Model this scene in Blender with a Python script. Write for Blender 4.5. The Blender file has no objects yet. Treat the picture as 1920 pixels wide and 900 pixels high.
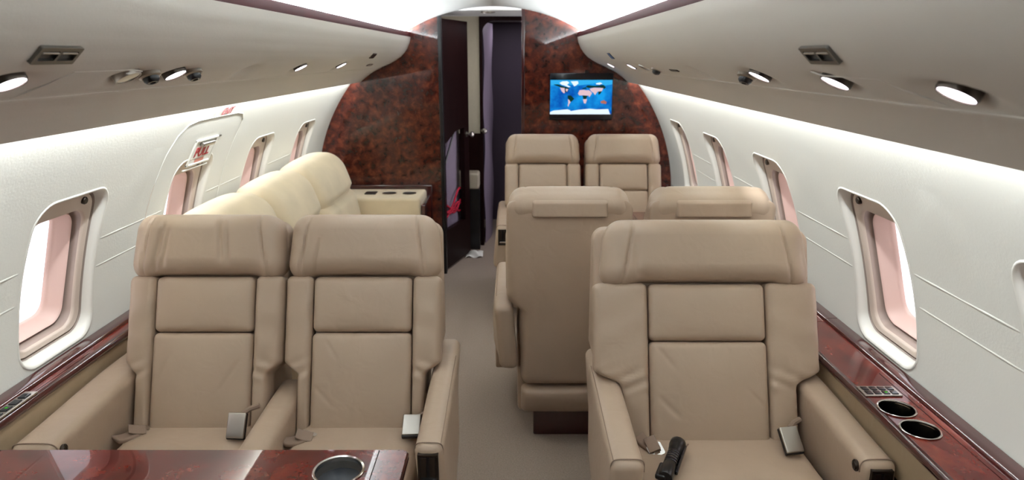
import bpy, math, random
from mathutils import Vector, Matrix, Euler
random.seed(7)
sc = bpy.context.scene
COL = sc.collection
PI = math.pi
R = math.radians

# ------------------------------------------------------------------ materials
def lin(c):
    if isinstance(c, str):
        c = c.lstrip('#'); c = [int(c[i:i+2], 16)/255 for i in (0, 2, 4)]
    return tuple((x/12.92 if x <= .04045 else ((x+.055)/1.055)**2.4) for x in c) + (1.,)

def newmat(name):
    m = bpy.data.materials.new(name); m.use_nodes = True
    nt = m.node_tree
    return m, nt, nt.nodes['Principled BSDF']

def plain(name, col, rough=.5, metal=0., spec=.5, coat=0., emit=None, es=0., noise=0., bump=0., bscale=200., nscale=6., sheen=0.):
    m, nt, b = newmat(name)
    N, L = nt.nodes, nt.links
    b.inputs['Base Color'].default_value = lin(col)
    b.inputs['Roughness'].default_value = rough
    b.inputs['Metallic'].default_value = metal
    b.inputs['Specular IOR Level'].default_value = spec
    b.inputs['Coat Weight'].default_value = coat
    b.inputs['Coat Roughness'].default_value = .04
    b.inputs['Sheen Weight'].default_value = sheen
    tc = N.new('ShaderNodeTexCoord')
    if noise:
        n = N.new('ShaderNodeTexNoise'); n.inputs['Scale'].default_value = nscale; n.inputs['Detail'].default_value = 5
        L.new(tc.outputs['Object'], n.inputs['Vector'])
        mx = N.new('ShaderNodeMix'); mx.data_type = 'RGBA'
        c = lin(col)
        mx.inputs['A'].default_value = tuple(x*(1-noise) for x in c[:3])+(1,)
        mx.inputs['B'].default_value = tuple(min(1, x*(1+noise)) for x in c[:3])+(1,)
        L.new(n.outputs['Fac'], mx.inputs['Factor']); L.new(mx.outputs['Result'], b.inputs['Base Color'])
    if bump:
        n2 = N.new('ShaderNodeTexNoise'); n2.inputs['Scale'].default_value = bscale; n2.inputs['Detail'].default_value = 3
        L.new(tc.outputs['Object'], n2.inputs['Vector'])
        bp = N.new('ShaderNodeBump'); bp.inputs['Strength'].default_value = bump; bp.inputs['Distance'].default_value = .002
        L.new(n2.outputs['Fac'], bp.inputs['Height']); L.new(bp.outputs['Normal'], b.inputs['Normal'])
    if emit:
        b.inputs['Emission Color'].default_value = lin(emit); b.inputs['Emission Strength'].default_value = es
    return m

def leather(name, col):
    m, nt, b = newmat(name); N, L = nt.nodes, nt.links
    tc = N.new('ShaderNodeTexCoord')
    n = N.new('ShaderNodeTexNoise'); n.inputs['Scale'].default_value = 5; n.inputs['Detail'].default_value = 4
    L.new(tc.outputs['Object'], n.inputs['Vector'])
    mx = N.new('ShaderNodeMix'); mx.data_type = 'RGBA'; c = lin(col)
    mx.inputs['A'].default_value = tuple(x*.92 for x in c[:3])+(1,); mx.inputs['B'].default_value = tuple(x*1.07 for x in c[:3])+(1,)
    L.new(n.outputs['Fac'], mx.inputs['Factor']); L.new(mx.outputs['Result'], b.inputs['Base Color'])
    b.inputs['Roughness'].default_value = .43; b.inputs['Specular IOR Level'].default_value = .42
    v = N.new('ShaderNodeTexVoronoi'); v.inputs['Scale'].default_value = 420
    L.new(tc.outputs['Object'], v.inputs['Vector'])
    w = N.new('ShaderNodeTexNoise'); w.inputs['Scale'].default_value = 16; w.inputs['Detail'].default_value = 2; w.inputs['Distortion'].default_value = .8
    L.new(tc.outputs['Object'], w.inputs['Vector'])
    b1 = N.new('ShaderNodeBump'); b1.inputs['Strength'].default_value = .16; b1.inputs['Distance'].default_value = .012
    L.new(w.outputs['Fac'], b1.inputs['Height'])
    b2 = N.new('ShaderNodeBump'); b2.inputs['Strength'].default_value = .12; b2.inputs['Distance'].default_value = .0006
    L.new(v.outputs['Distance'], b2.inputs['Height']); L.new(b1.outputs['Normal'], b2.inputs['Normal'])
    L.new(b2.outputs['Normal'], b.inputs['Normal'])
    return m

def burl(name, cols, scale=7., coat=1., rough=.22, stretch=(1, 1, 1)):
    m, nt, b = newmat(name); N, L = nt.nodes, nt.links
    tc = N.new('ShaderNodeTexCoord'); mp = N.new('ShaderNodeMapping'); mp.inputs['Scale'].default_value = stretch
    L.new(tc.outputs['Object'], mp.inputs['Vector'])
    n = N.new('ShaderNodeTexNoise'); n.inputs['Scale'].default_value = scale; n.inputs['Detail'].default_value = 5
    n.inputs['Roughness'].default_value = .6; n.inputs['Distortion'].default_value = .35
    L.new(mp.outputs['Vector'], n.inputs['Vector'])
    n2 = N.new('ShaderNodeTexNoise'); n2.inputs['Scale'].default_value = scale*9; n2.inputs['Detail'].default_value = 4
    L.new(mp.outputs['Vector'], n2.inputs['Vector'])
    ad = N.new('ShaderNodeMix'); ad.inputs['Factor'].default_value = .15
    L.new(n.outputs['Fac'], ad.inputs['A']); L.new(n2.outputs['Fac'], ad.inputs['B'])
    cr = N.new('ShaderNodeValToRGB'); e = cr.color_ramp.elements
    e[0].position = .33; e[0].color = lin(cols[0]); e[1].position = .67; e[1].color = lin(cols[2])
    k = cr.color_ramp.elements.new(.5); k.color = lin(cols[1])
    L.new(ad.outputs['Result'], cr.inputs['Fac']); L.new(cr.outputs['Color'], b.inputs['Base Color'])
    b.inputs['Roughness'].default_value = rough; b.inputs['Coat Weight'].default_value = coat
    b.inputs['Coat Roughness'].default_value = .025; b.inputs['Coat IOR'].default_value = 1.42; b.inputs['Specular IOR Level'].default_value = .2
    return m

def emis(name, col, s):
    m = bpy.data.materials.new(name); m.use_nodes = True; nt = m.node_tree; nt.nodes.clear()
    e = nt.nodes.new('ShaderNodeEmission'); e.inputs['Color'].default_value = lin(col); e.inputs['Strength'].default_value = s
    o = nt.nodes.new('ShaderNodeOutputMaterial'); nt.links.new(e.outputs[0], o.inputs[0]); return m

M = {}
M['leather'] = leather('tan_leather', '#ae9985')
M['leather2'] = leather('tan_leather_side', '#a8927e')
M['suede'] = plain('cream_suede', '#d4c4a7', .9, spec=.2, noise=.2, nscale=6, bump=.2, bscale=300, sheen=.3)
M['wall'] = plain('cream_wall_cloth', '#d0cfc6', .75, spec=.25, bump=.18, bscale=140)
M['lip'] = plain('cream_plastic', '#d6d4cb', .45)
M['plate'] = plain('greige_plastic', '#c4b4a6', .5)
M['gap'] = plain('dark_gap', '#998b81', .6)
M['recess'] = plain('shade_recess', '#a39288', .5)
M['pink'] = plain('pink_plastic', '#dcbdb2', .45)
M['valance'] = plain('ivory_headliner', '#cec9c0', .75, spec=.2, bump=.12, bscale=160)
M['ceil'] = plain('white_headliner', '#e3e6e4', .8, spec=.2)
M['burl'] = burl('burl_walnut', ('#200b07', '#45190f', '#6c3120'), 22.)
M['ledgewood'] = burl('red_burl', ('#2e0908', '#591710', '#7a2d1d'), 9., stretch=(1, .45, 1))
M['ledgewood'].node_tree.nodes['Principled BSDF'].inputs['Coat Weight'].default_value = .5
M['tablewood'] = burl('table_burl', ('#3c0e0b', '#591811', '#702619'), 14.)
M['stripwood'] = plain('dark_mahogany', '#3a0f10', .15, coat=1., noise=.25, nscale=14)
M['fascia'] = plain('maroon_fascia', '#3c1014', .5, spec=.12, noise=.2, nscale=14)
M['darkwood'] = plain('black_mahogany', '#1c0c0c', .4, spec=.06, noise=.3, nscale=8)
M['carpet'] = plain('taupe_carpet', '#9d8e82', .95, spec=.1, noise=.3, nscale=150, bump=1., bscale=260)
M['chrome'] = plain('chrome', '#d8d4cf', .14, metal=1.)
M['steel'] = plain('brushed_steel', '#b3aea6', .32, metal=1.)
M['darkmetal'] = plain('dark_metal', '#4d4640', .3, metal=1.)
M['ventmetal'] = plain('vent_metal', '#777571', .35, metal=1.)
M['black'] = plain('black_plastic', '#0d0d10', .3)
M['cupin'] = plain('dark_cup', '#1b222c', .35)
M['cupsteel'] = plain('cup_steel', '#3a3937', .3, metal=1.)
M['bezel'] = plain('bezel_black', '#0b0d16', .12)
M['webbing'] = plain('belt_webbing', '#8a7565', .7, bump=.4, bscale=500)
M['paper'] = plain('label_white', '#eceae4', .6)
M['red'] = plain('red_ink', '#b0222a', .6)
M['redcloth'] = plain('red_cloth', '#b80f35', .8)
M['lavender'] = plain('lavender_sheet', '#94879a', .4, noise=.1)
M['purple'] = plain('purple_panel', '#55495a', .6)
M['creamwall'] = plain('vestibule_cloth', '#b9b29d', .85, bump=.5, bscale=90, noise=.06, nscale=40)
M['bench'] = plain('bench_vinyl', '#a99f8c', .6)
M['ledge_leather'] = leather('ledge_leather', '#9a866c')
M['greenled'] = emis('green_indicator', '#55c23a', .8)
M['lamp'] = emis('lamp_lens', '#fff4ff', 9.)
M['strip_led'] = emis('led', '#ffffff', 5.)

def glass():
    m = bpy.data.materials.new('window_glass'); m.use_nodes = True; nt = m.node_tree; nt.nodes.clear()
    t = nt.nodes.new('ShaderNodeBsdfTransparent'); t.inputs[0].default_value = (.95, .95, .97, 1)
    g = nt.nodes.new('ShaderNodeBsdfGlossy'); g.inputs['Roughness'].default_value = .02
    x = nt.nodes.new('ShaderNodeMixShader'); x.inputs[0].default_value = .06
    o = nt.nodes.new('ShaderNodeOutputMaterial')
    nt.links.new(t.outputs[0], x.inputs[1]); nt.links.new(g.outputs[0], x.inputs[2]); nt.links.new(x.outputs[0], o.inputs[0]); return m
M['glass'] = glass()

# ------------------------------------------------------------------ mesh builder
def sstep(a, b, x):
    t = max(0., min(1., (x-a)/(b-a))); return t*t*(3-2*t)

def axis_pts(a, b, r, n):
    if r <= 0: return [a+(b-a)*i/n for i in range(n+1)]
    e = [0, .12, .3, .52, .76, 1.]
    return [a+r*t for t in e] + [a+r+(b-a-2*r)*i/n for i in range(1, n)] + [b-r*t for t in reversed(e)]

class MB:
    def __init__(s): s.v = []; s.f = []
    def add(s, vs, fs):
        o = len(s.v); s.v += [tuple(p) for p in vs]; s.f += [tuple(o+i for i in f) for f in fs]; return s
    def rbox(s, x0, x1, y0, y1, z0, z1, r=.01, n=(4, 4, 4), bulge=None, fn=None):
        """rounded box; bulge {'+y':.01} puffs a face; fn maps (x,y,z)->point"""
        r = min(r, (x1-x0)*.499, (y1-y0)*.499, (z1-z0)*.499)
        A = [axis_pts(x0, x1, r, n[0]), axis_pts(y0, y1, r, n[1]), axis_pts(z0, z1, r, n[2])]
        lo = (x0, y0, z0); hi = (x1, y1, z1)
        idx = {}; vs = []; fs = []
        def vid(i, j, k):
            key = (i, j, k)
            if key in idx: return idx[key]
            p = [A[0][i], A[1][j], A[2][k]]
            q = [min(max(p[a], lo[a]+r), hi[a]-r) for a in range(3)]
            d = [p[a]-q[a] for a in range(3)]; l = math.sqrt(sum(c*c for c in d))
            if l > 1e-9: p = [q[a]+d[a]/l*r for a in range(3)]
            if bulge:
                for kf, b in bulge.items():
                    ax = 'xyz'.index(kf[1]); sg = 1 if kf[0] == '+' else -1
                    t = [(p[a]-lo[a])/(hi[a]-lo[a])*2-1 for a in range(3)]
                    o = [a for a in range(3) if a != ax]
                    w = (1-abs(t[o[0]])**3)*(1-abs(t[o[1]])**3)
                    p[ax] += sg*b*w*max(0., (t[ax]*sg+1)/2)
            if fn: p = fn(*p)
            idx[key] = len(vs); vs.append(tuple(p)); return idx[key]
        nx, ny, nz = [len(a)-1 for a in A]
        for i in range(nx):
            for j in range(ny):
                fs.append((vid(i, j, 0), vid(i, j+1, 0), vid(i+1, j+1, 0), vid(i+1, j, 0)))
                fs.append((vid(i, j, nz), vid(i+1, j, nz), vid(i+1, j+1, nz), vid(i, j+1, nz)))
        for i in range(nx):
            for k in range(nz):
                fs.append((vid(i, 0, k), vid(i+1, 0, k), vid(i+1, 0, k+1), vid(i, 0, k+1)))
                fs.append((vid(i, ny, k), vid(i, ny, k+1), vid(i+1, ny, k+1), vid(i+1, ny, k)))
        for j in range(ny):
            for k in range(nz):
                fs.append((vid(0, j, k), vid(0, j, k+1), vid(0, j+1, k+1), vid(0, j+1, k)))
                fs.append((vid(nx, j, k), vid(nx, j+1, k), vid(nx, j+1, k+1), vid(nx, j, k+1)))
        return s.add(vs, fs)
    def tube(s, path, r, n=8, cap=True):
        P = [Vector(p) for p in path]; vs = []; fs = []
        up = Vector((0, 0, 1)); prev = None
        for i, p in enumerate(P):
            t = (P[min(i+1, len(P)-1)]-P[max(i-1, 0)]).normalized()
            if prev is None:
                a = t.cross(up if abs(t.z) < .9 else Vector((1, 0, 0))).normalized()
            else:
                a = (prev-t*prev.dot(t)).normalized()
            prev = a; b = t.cross(a)
            rr = r[i] if isinstance(r, (list, tuple)) else r
            for k in range(n):
                w = 2*PI*k/n; vs.append(p+a*math.cos(w)*rr+b*math.sin(w)*rr)
        for i in range(len(P)-1):
            for k in range(n):
                fs.append((i*n+k, i*n+(k+1) % n, (i+1)*n+(k+1) % n, (i+1)*n+k))
        if cap: fs.append(tuple(range(n-1, -1, -1))); fs.append(tuple((len(P)-1)*n+k for k in range(n)))
        return s.add(vs, fs)
    def lathe(s, prof, n=32, o=(0, 0, 0), mat=None, cap=True):
        vs = []; fs = []
        for r_, z in prof:
            for k in range(n):
                w = 2*PI*k/n; p = Vector((r_*math.cos(w), r_*math.sin(w), z))
                vs.append((mat @ p) if mat is not None else p+Vector(o))
        for i in range(len(prof)-1):
            for k in range(n):
                fs.append((i*n+k, i*n+(k+1) % n, (i+1)*n+(k+1) % n, (i+1)*n+k))
        if cap and prof[0][0] > 1e-6: fs.append(tuple(range(n-1, -1, -1)))
        if cap and prof[-1][0] > 1e-6: fs.append(tuple((len(prof)-1)*n+k for k in range(n)))
        return s.add(vs, fs)
    def rings(s, loops, close_last=False, close_first=False):
        n = len(loops[0]); vs = [p for l in loops for p in l]; fs = []
        for i in range(len(loops)-1):
            for k in range(n):
                fs.append((i*n+k, i*n+(k+1) % n, (i+1)*n+(k+1) % n, (i+1)*n+k))
        if close_last: fs.append(tuple((len(loops)-1)*n+k for k in range(n)))
        if close_first: fs.append(tuple(range(n-1, -1, -1)))
        return s.add(vs, fs)
    def plate(s, outer, holes, fn, t):
        """flat sheet with holes: outer/holes are 2-D loops, fn(u,v,h)->point, thickness t"""
        import bmesh
        bm = bmesh.new(); loops = []
        for lp in [outer]+holes:
            vv = [bm.verts.new((u, v, 0)) for u, v in lp]; loops.append(vv)
            for i in range(len(vv)): bm.edges.new((vv[i], vv[(i+1) % len(vv)]))
        bmesh.ops.triangle_fill(bm, edges=bm.edges[:], use_beauty=True)
        bm.verts.index_update()
        base = [(v.co.x, v.co.y) for v in bm.verts]; tri = [tuple(v.index for v in f.verts) for f in bm.faces]
        li = [[v.index for v in l] for l in loops]; bm.free()
        n = len(base)
        vs = [fn(u, v, 0) for u, v in base]+[fn(u, v, -t) for u, v in base]
        fs = tri+[tuple(n+i for i in reversed(f)) for f in tri]
        for l in li:
            for i in range(len(l)):
                a, b = l[i], l[(i+1) % len(l)]; fs.append((a, b, n+b, n+a))
        return s.add(vs, fs)
    def grid(s, f, nu, nv):
        vs = [f(i/nu, j/nv) for i in range(nu+1) for j in range(nv+1)]
        fs = [(i*(nv+1)+j, (i+1)*(nv+1)+j, (i+1)*(nv+1)+j+1, i*(nv+1)+j+1) for i in range(nu) for j in range(nv)]
        return s.add(vs, fs)
    def xf(s, m):
        s.v = [tuple(m @ Vector(p)) for p in s.v]; return s
    def build(s, name, mat, parent=None, local=False, ang=42, recalc=True):
        off = Vector((0, 0, 0))
        if parent is not None and not local:
            q = parent
            while q is not None: off += q.location; q = q.parent
        me = bpy.data.meshes.new(name)
        me.from_pydata([tuple(Vector(p)-off) for p in s.v], [], s.f)
        if recalc:
            import bmesh
            bm = bmesh.new(); bm.from_mesh(me); bmesh.ops.remove_doubles(bm, verts=bm.verts, dist=1e-6)
            bmesh.ops.recalc_face_normals(bm, faces=bm.faces); bm.to_mesh(me); bm.free()
        me.materials.append(mat if not isinstance(mat, str) else M[mat])
        me.shade_smooth(); me.set_sharp_from_angle(angle=R(ang))
        o = bpy.data.objects.new(name, me); COL.objects.link(o); o.parent = parent
        return o

def rrect(hw, hh, r, n=8, cu=0., cv=0., ns=1):
    out = []
    cs = ((hw-r, hh-r, 0), (-hw+r, hh-r, 90), (-hw+r, -hh+r, 180), (hw-r, -hh+r, 270))
    for q, (cx, cy, a0) in enumerate(cs):
        for i in range(n+1):
            a = R(a0+90*i/n); out.append((cu+cx+r*math.cos(a), cv+cy+r*math.sin(a)))
        p = out[-1]; c2 = cs[(q+1) % 4]; a = R(c2[2]); e = (cu+c2[0]+r*math.cos(a), cv+c2[1]+r*math.sin(a))
        for i in range(1, ns): out.append((p[0]+(e[0]-p[0])*i/ns, p[1]+(e[1]-p[1])*i/ns))
    return out
def circ(cu, cv, r, n=40): return [(cu+r*math.cos(2*PI*i/n), cv+r*math.sin(2*PI*i/n)) for i in range(n)]

def tag(o, label=None, cat=None, group=None, kind=None):
    if label: o['label'] = label
    if cat: o['category'] = cat
    if group: o['group'] = group
    if kind: o['kind'] = kind
    return o
def thing(name, label, cat, loc, rz=0., group=None):
    o = bpy.data.objects.new(name, None); COL.objects.link(o); o.location = loc; o.rotation_euler = (0, 0, rz)
    o.empty_display_size = .05
    return tag(o, label, cat, group)
def struct(o, label=None, cat=None):
    return tag(o, label, cat, None, 'structure')
def frame_mat(o, xax, zax):
    z = Vector(zax).normalized(); x = Vector(xax); x = (x-z*x.dot(z)).normalized(); y = z.cross(x)
    return Matrix(((x.x, y.x, z.x, o[0]), (x.y, y.y, z.y, o[1]), (x.z, y.z, z.z, o[2]), (0, 0, 0, 1)))

# ------------------------------------------------------------------ cabin cross-section
D = 4.81                     # bulkhead
Y0, YB = -2.4, D
ZC, RW = .58, 1.24
def wx(z): return math.sqrt(max(1e-6, RW*RW-(z-ZC)**2)) if z > ZC else RW
def ceilz(x):
    x = abs(x); return .679+math.sqrt(1.167**2-x*x) if x < .66 else 1.6414+(x-.66)*.1
VAL = [(.555, 1.652), (.562, 1.62), (.58, 1.58), (.60, 1.551), (.625, 1.526), (.66, 1.502), (.70, 1.481), (.735, 1.466), (.757, 1.457),
       (.762, 1.452), (.785, 1.442), (.81, 1.430), (.84, 1.411), (.87, 1.389), (.895, 1.368), (.905, 1.359), (.908, 1.363), (.90, 1.373), (.87, 1.405), (.83, 1.43), (.80, 1.46)]
def valpt(k):
    n = len(VAL)-1; i = min(int(k*n), n-1); f = k*n-i
    a, b = VAL[i], VAL[i+1]; return a[0]+(b[0]-a[0])*f, a[1]+(b[1]-a[1])*f
def val_at(x):
    """height and inboard-down normal (right side) of the overhead panel at half-width x"""
    for a, b in zip(VAL[:15], VAL[1:16]):
        if a[0] <= x <= b[0]:
            f = (x-a[0])/(b[0]-a[0]); t = Vector((b[0]-a[0], 0, b[1]-a[1])).normalized()
            return a[1]+(b[1]-a[1])*f, Vector((t.z, 0, -t.x))
    return 1.5, Vector((-.5, 0, -.8))

# lights in the overhead panels: (side, Y, half-width, lit)
LAMPS = [(-1, 1.156, .70, 1), (-1, 1.516, .70, 0), (-1, 1.731, .70, 1), (-1, 2.764, .70, 1), (-1, 3.423, .70, 1),
         (1, .937, .712, 1), (1, 1.282, .706, 1), (1, 1.68, .706, 1), (1, 3.207, .715, 0), (1, 3.542, .715, 1), (1, 4.353, .725, 1)]
GASP = [(-1, 1.585, .686), (-1, 1.80, .686), (1, 1.76, .70), (1, 2.93, .715)]
EMPTYD = [(-1, 2.2, .70), (1, 2.25, .71)]
dims = [(s, y, x, .062) for s, y, x, l in LAMPS]+[(s, y, x, .05) for s, y, x in EMPTYD]

def make_valance(sg):
    ny = 480; nk = 60; mb = MB()
    def f(u, k):
        y = Y0+(YB-Y0)*u; x, z = valpt(k)
        for s, yy, xx, rad in dims:
            if s == sg and abs(y-yy) < .13 and k < .72:
                w = math.exp(-((y-yy)/rad)**2-((x-xx)/.03)**2)
                x += .012*w; z += .022*w
        return (sg*x, y, z)
    mb.grid(f, ny, nk)
    return mb.build('trim_1' if sg < 0 else 'trim_2', 'valance', recalc=True, ang=60)
tl = struct(make_valance(-1), 'curved ivory overhead panel along the left side above the sofa', 'overhead panel')
tr = struct(make_valance(1), 'curved ivory overhead panel along the right side above the single seat', 'overhead panel')
# wood strip above each overhead panel
for sg, nm, pa in ((-1, 'trim_3', 'left'), (1, 'trim_4', 'right')):
    mb = MB()
    prof = [(.556, 1.650), (.5572, 1.664), (.559, 1.6805), (.560, 1.6835), (.562, 1.6845), (.576, 1.6790), (.577, 1.655), (.577, 1.64), (.56, 1.64)]
    mb.rings([[(sg*x, y, z) for x, z in prof] for y in (Y0, YB)], True, True)
    struct(mb.build(nm, 'fascia'), 'dark polished wood strip along the upper edge of the %s overhead panel' % pa, 'trim')

# ceiling
mb = MB()
def cf(u, k):
    x = -.74+1.48*k; return (x, Y0+(YB-Y0)*u, ceilz(x))
mb.grid(cf, 20, 74)
for sg in (-1, 1):
    mb.grid(lambda u, k: (sg*.74, Y0+(YB-Y0)*u, 1.6494-.17*k), 4, 2)
struct(mb.build('ceiling', 'ceil', ang=60), 'white arched cabin ceiling', 'ceiling')
# floor
mb = MB().rbox(-1.24, 1.24, Y0, 7.0, -.05, 0., .0, (2, 2, 1))
struct(mb.build('floor', 'carpet'), 'taupe carpet floor of the aisle', 'floor')
# back wall behind the camera
mb = MB().rbox(-1.3, 1.3, Y0-.05, Y0, -.05, 1.9, .0, (1, 1, 1))
struct(mb.build('wall_rear', 'darkwood'), 'dark wood wall behind the camera', 'wall')

# ------------------------------------------------------------------ side walls and windows
WC = .911; PITCH = .768
WIN = {-1: [-.38+PITCH*k for k in range(-2, 7)], 1: [-.38+PITCH*k for k in range(-2, 7)]}
Z_LO, Z_HI = .60, 1.235
NANG = 8
nrm0 = Vector((wx(WC), 0, WC-ZC)).normalized()
def wloop(sg, yc, hw, hh, r, d, cv=0., on_wall=False):
    """rounded-rectangle loop in a window's own frame; d = depth outboard"""
    out = []
    C = Vector((wx(WC), yc, WC)); T = Vector((-nrm0.z, 0, nrm0.x))
    for u, v in rrect(hw, hh, r, NANG, 0, cv, 8):
        if on_wall:
            z = WC+v*.965; p = Vector((wx(z), yc+u, z))+nrm0*d
        else:
            p = C+Vector((0, u, 0))+T*v+nrm0*d
            dz = (WC+v*.965)
            k = max(0., 1-d/.05); q = Vector((wx(dz), yc+u, dz))+nrm0*d
            p = p*(1-k)+q*k
        out.append((sg*p.x, p.y, p.z))
    return out

def make_wall(sg):
    mb = MB()
    ys = WIN[sg]; hp = PITCH/2
    for yc in ys:
        inner = rrect(.176, .252, .075, NANG, 0, 0, 8)
        m = len(inner); loops = []
        outer = []
        for u, v in inner:
            zz = v*.965
            # ray from the centre to the patch border
            tu = hp/abs(u) if abs(u) > 1e-6 else 1e9
            tz = ((Z_HI-WC)/zz if zz > 0 else (Z_LO-WC)/zz) if abs(zz) > 1e-6 else 1e9
            t = min(tu, tz); outer.append((u*t, zz*t))
        # snap the four nearest loop points to the corners
        for cu, cz in ((hp, Z_HI-WC), (-hp, Z_HI-WC), (-hp, Z_LO-WC), (hp, Z_LO-WC)):
            b = min(range(m), key=lambda i: (outer[i][0]-cu)**2+(outer[i][1]-cz)**2); outer[b] = (cu, cz)
        for j in range(13):
            t = j/12; lp = []
            for (u, v), (U, V) in zip(inner, outer):
                y = yc+u+(U-u)*t; z = WC+v*.965+(V-v*.965)*t
                lp.append((sg*wx(z), y, z))
            loops.append(lp)
        mb.rings(loops)
    ya, yb = ys[0]-hp, ys[-1]+hp
    mb.grid(lambda u, k: (sg*wx(Z_HI+(1.445-Z_HI)*k), ya+(yb-ya)*u, Z_HI+(1.445-Z_HI)*k), 8, 12)
    mb.grid(lambda u, k: (sg*wx(.02+(Z_LO-.02)*k), ya+(yb-ya)*u, .02+(Z_LO-.02)*k), 8, 12)
    for a, b in ((yb, D), (Y0, ya)):
        mb.grid(lambda u, k: (sg*wx(.02+1.425*k), a+(b-a)*u, .02+1.425*k), 3, 60)
    # close the light cove above
    mb.grid(lambda u, k: (sg*(wx(1.445)-k*.1), ya+(yb-ya)*u, 1.445+.01*k), 2, 2)
    w = mb.build('wall_left' if sg < 0 else 'wall_right', 'wall', ang=50)
    struct(w, 'cream cloth side wall with windows on the %s side' % ('left' if sg < 0 else 'right'), 'wall')
    # grooved lines between the windows
    for za in (.976, .884):
        for a, b in zip(ys, ys[1:]):
            p0, p1 = a+.184, b-.19
            g = MB()
            vs = []
            prof = [(-.0045, -.0006), (-.003, .0008), (-.001, .0015), (.001, .0015), (.003, .0008), (.0045, -.0006)]
            loops = []
            for i in range(9):
                t = i/8; y = p0+(p1-p0)*t; k = 1. if 0 < i < 8 else .2
                loops.append([(sg*(wx(za+dz)-h*k), y, za+dz) for dz, h in prof])
            n = len(prof)
            vv = [p for l in loops for p in l]
            ff = [(i*n+j, i*n+j+1, (i+1)*n+j+1, (i+1)*n+j) for i in range(8) for j in range(n-1)]
            g.add(vv, ff); g.build('wall_groove', 'wall', w)
    return w
wallL = make_wall(-1); wallR = make_wall(1)

wn = 0
WLAB = {(-1, 3): 'cabin window beside the tan seat by the wall', (-1, 4): 'cabin window below the emergency pull handle',
        (-1, 5): 'cabin window behind the middle of the cream sofa', (-1, 6): 'cabin window beside the burl bulkhead at the sofa end'}
def make_window(sg, yc):
    global wn
    wn += 1
    o = thing('window_%d' % wn, None, None, (sg*wx(WC), yc, WC)); o['kind'] = 'structure'
    side = 'left' if sg < 0 else 'right'
    k = round((yc+.38)/PITCH)
    o['label'] = 'window %s the bulkhead on the %s wall with pink inner reveal' % (
        ['', 'sixth from', 'fifth from', 'fourth from', 'third from', 'second from', 'next to', '', ''][max(0, min(8, k+0))] or 'far from', side)
    o['category'] = 'window'
    W = lambda *a, **k: wloop(sg, yc, *a, **k)
    # rolled lip
    mb = MB(); mb.rings([W(.176, .252, .075, 0, 0, True), W(.174, .250, .073, -.0015), W(.170, .246, .07, -.0015), W(.165, .241, .066, .002),
                         W(.161, .237, .063, .010), W(.158, .234, .06, .030)])
    mb.build('window_frame', 'lip', o, ang=80)
    mb = MB(); mb.rings([W(.158, .234, .06, .022), W(.1555, .2315, .058, .031), W(.152, .228, .056, .031)]); mb.build('frame_gap', 'gap', o)
    mb = MB(); mb.rings([W(.1525, .2285, .056, .031), W(.150, .226, .054, .024), W(.134, .198, .052, .026, -.018), W(.130, .194, .05, .028, -.018),
                         W(.128, .192, .049, .034, -.019)]); mb.build('inner_frame', 'plate', o, ang=60)
    mb = MB(); mb.rings([W(.128, .192, .049, .034, -.019), W(.1275, .1915, .049, .064, -.02), W(.115, .179, .045, .064, -.02)]); mb.build('shade_gap', 'recess', o)
    mb = MB(); mb.rings([W(.1185, .1825, .046, .066, -.02), W(.1185, .1825, .046, .053, -.02), W(.116, .180, .045, .0505, -.02), W(.112, .176, .044, .055, -.02), W(.109, .172, .043, .094, -.02),
                         W(.105, .168, .042, .097, -.02), W(.103, .166, .041, .109, -.02)]); mb.build('reveal', 'pink', o, ang=60)
    mb = MB(); mb.rings([W(.103, .166, .041, .108, -.02), W(.103, .166, .041, .111, -.02)], True, True); mb.build('pane', 'glass', o)
    # shade latch knob on the inner frame
    C = Vector((wx(WC), yc, WC)); T = Vector((-nrm0.z, 0, nrm0.x)); p = C+Vector((0, .10, 0))+T*.208+nrm0*.026
    p.x *= sg; n = Vector((sg*nrm0.x, 0, nrm0.z))
    fm = frame_mat(p, (0, 1, 0), -n)
    mb = MB(); mb.lathe([(.015, -.006), (.015, .004), (.012, .007), (.012, .016), (.009, .019), (0, .019)], 20, mat=fm); mb.build('latch_knob', 'darkmetal', o)
    return o
for sg in (-1, 1):
    for yc in WIN[sg]:
        if yc > .3: make_window(sg, yc)

# blank covers for the openings behind the camera (windows too, simple panes)
for sg in (-1, 1):
    for yc in WIN[sg]:
        if yc <= .3:
            wn += 1
            o = thing('window_%d' % wn, None, None, (sg*wx(WC), yc, WC)); o['kind'] = 'structure'; o['label'] = 'closed cabin window behind the camera'; o['category'] = 'window'
            mb = MB(); mb.rings([wloop(sg, yc, .176, .252, .075, 0, 0, True), wloop(sg, yc, .158, .238, .06, .03)]); mb.build('window_frame', 'lip', o)
            mb = MB(); mb.rings([wloop(sg, yc, .158, .238, .06, .03), wloop(sg, yc, .158, .238, .06, .035)], True, True); mb.build('shade', 'plate', o)

# ------------------------------------------------------------------ bulkheads
def bulk(sg, xin, name, label):
    pts = []
    pts.append((sg*xin, 0.)) ; pts.append((sg*xin, ceilz(xin)))
    n = 10
    for i in range(1, n+1):
        x = xin+(.62-xin)*i/n; pts.append((sg*x, ceilz(x)))
    pts += [(sg*.72, 1.64), (sg*.80, 1.5)]
    for i in range(15):
        z = 1.44-1.41*i/14; pts.append((sg*(wx(z)+.004), z))
    pts.append((sg*wx(0.), 0.))
    if sg > 0: pts = pts
    mb = MB(); mb.plate(pts, [], lambda u, v, h: (u, D-h, v), .05)
    o = mb.build(name, 'burl'); return struct(o, label, 'bulkhead')
bl = bulk(-1, .372, 'wall_front_left', 'polished burl bulkhead behind the cream sofa')
br = bulk(1, .190, 'wall_front_right', 'polished burl bulkhead carrying the small screen')
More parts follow.
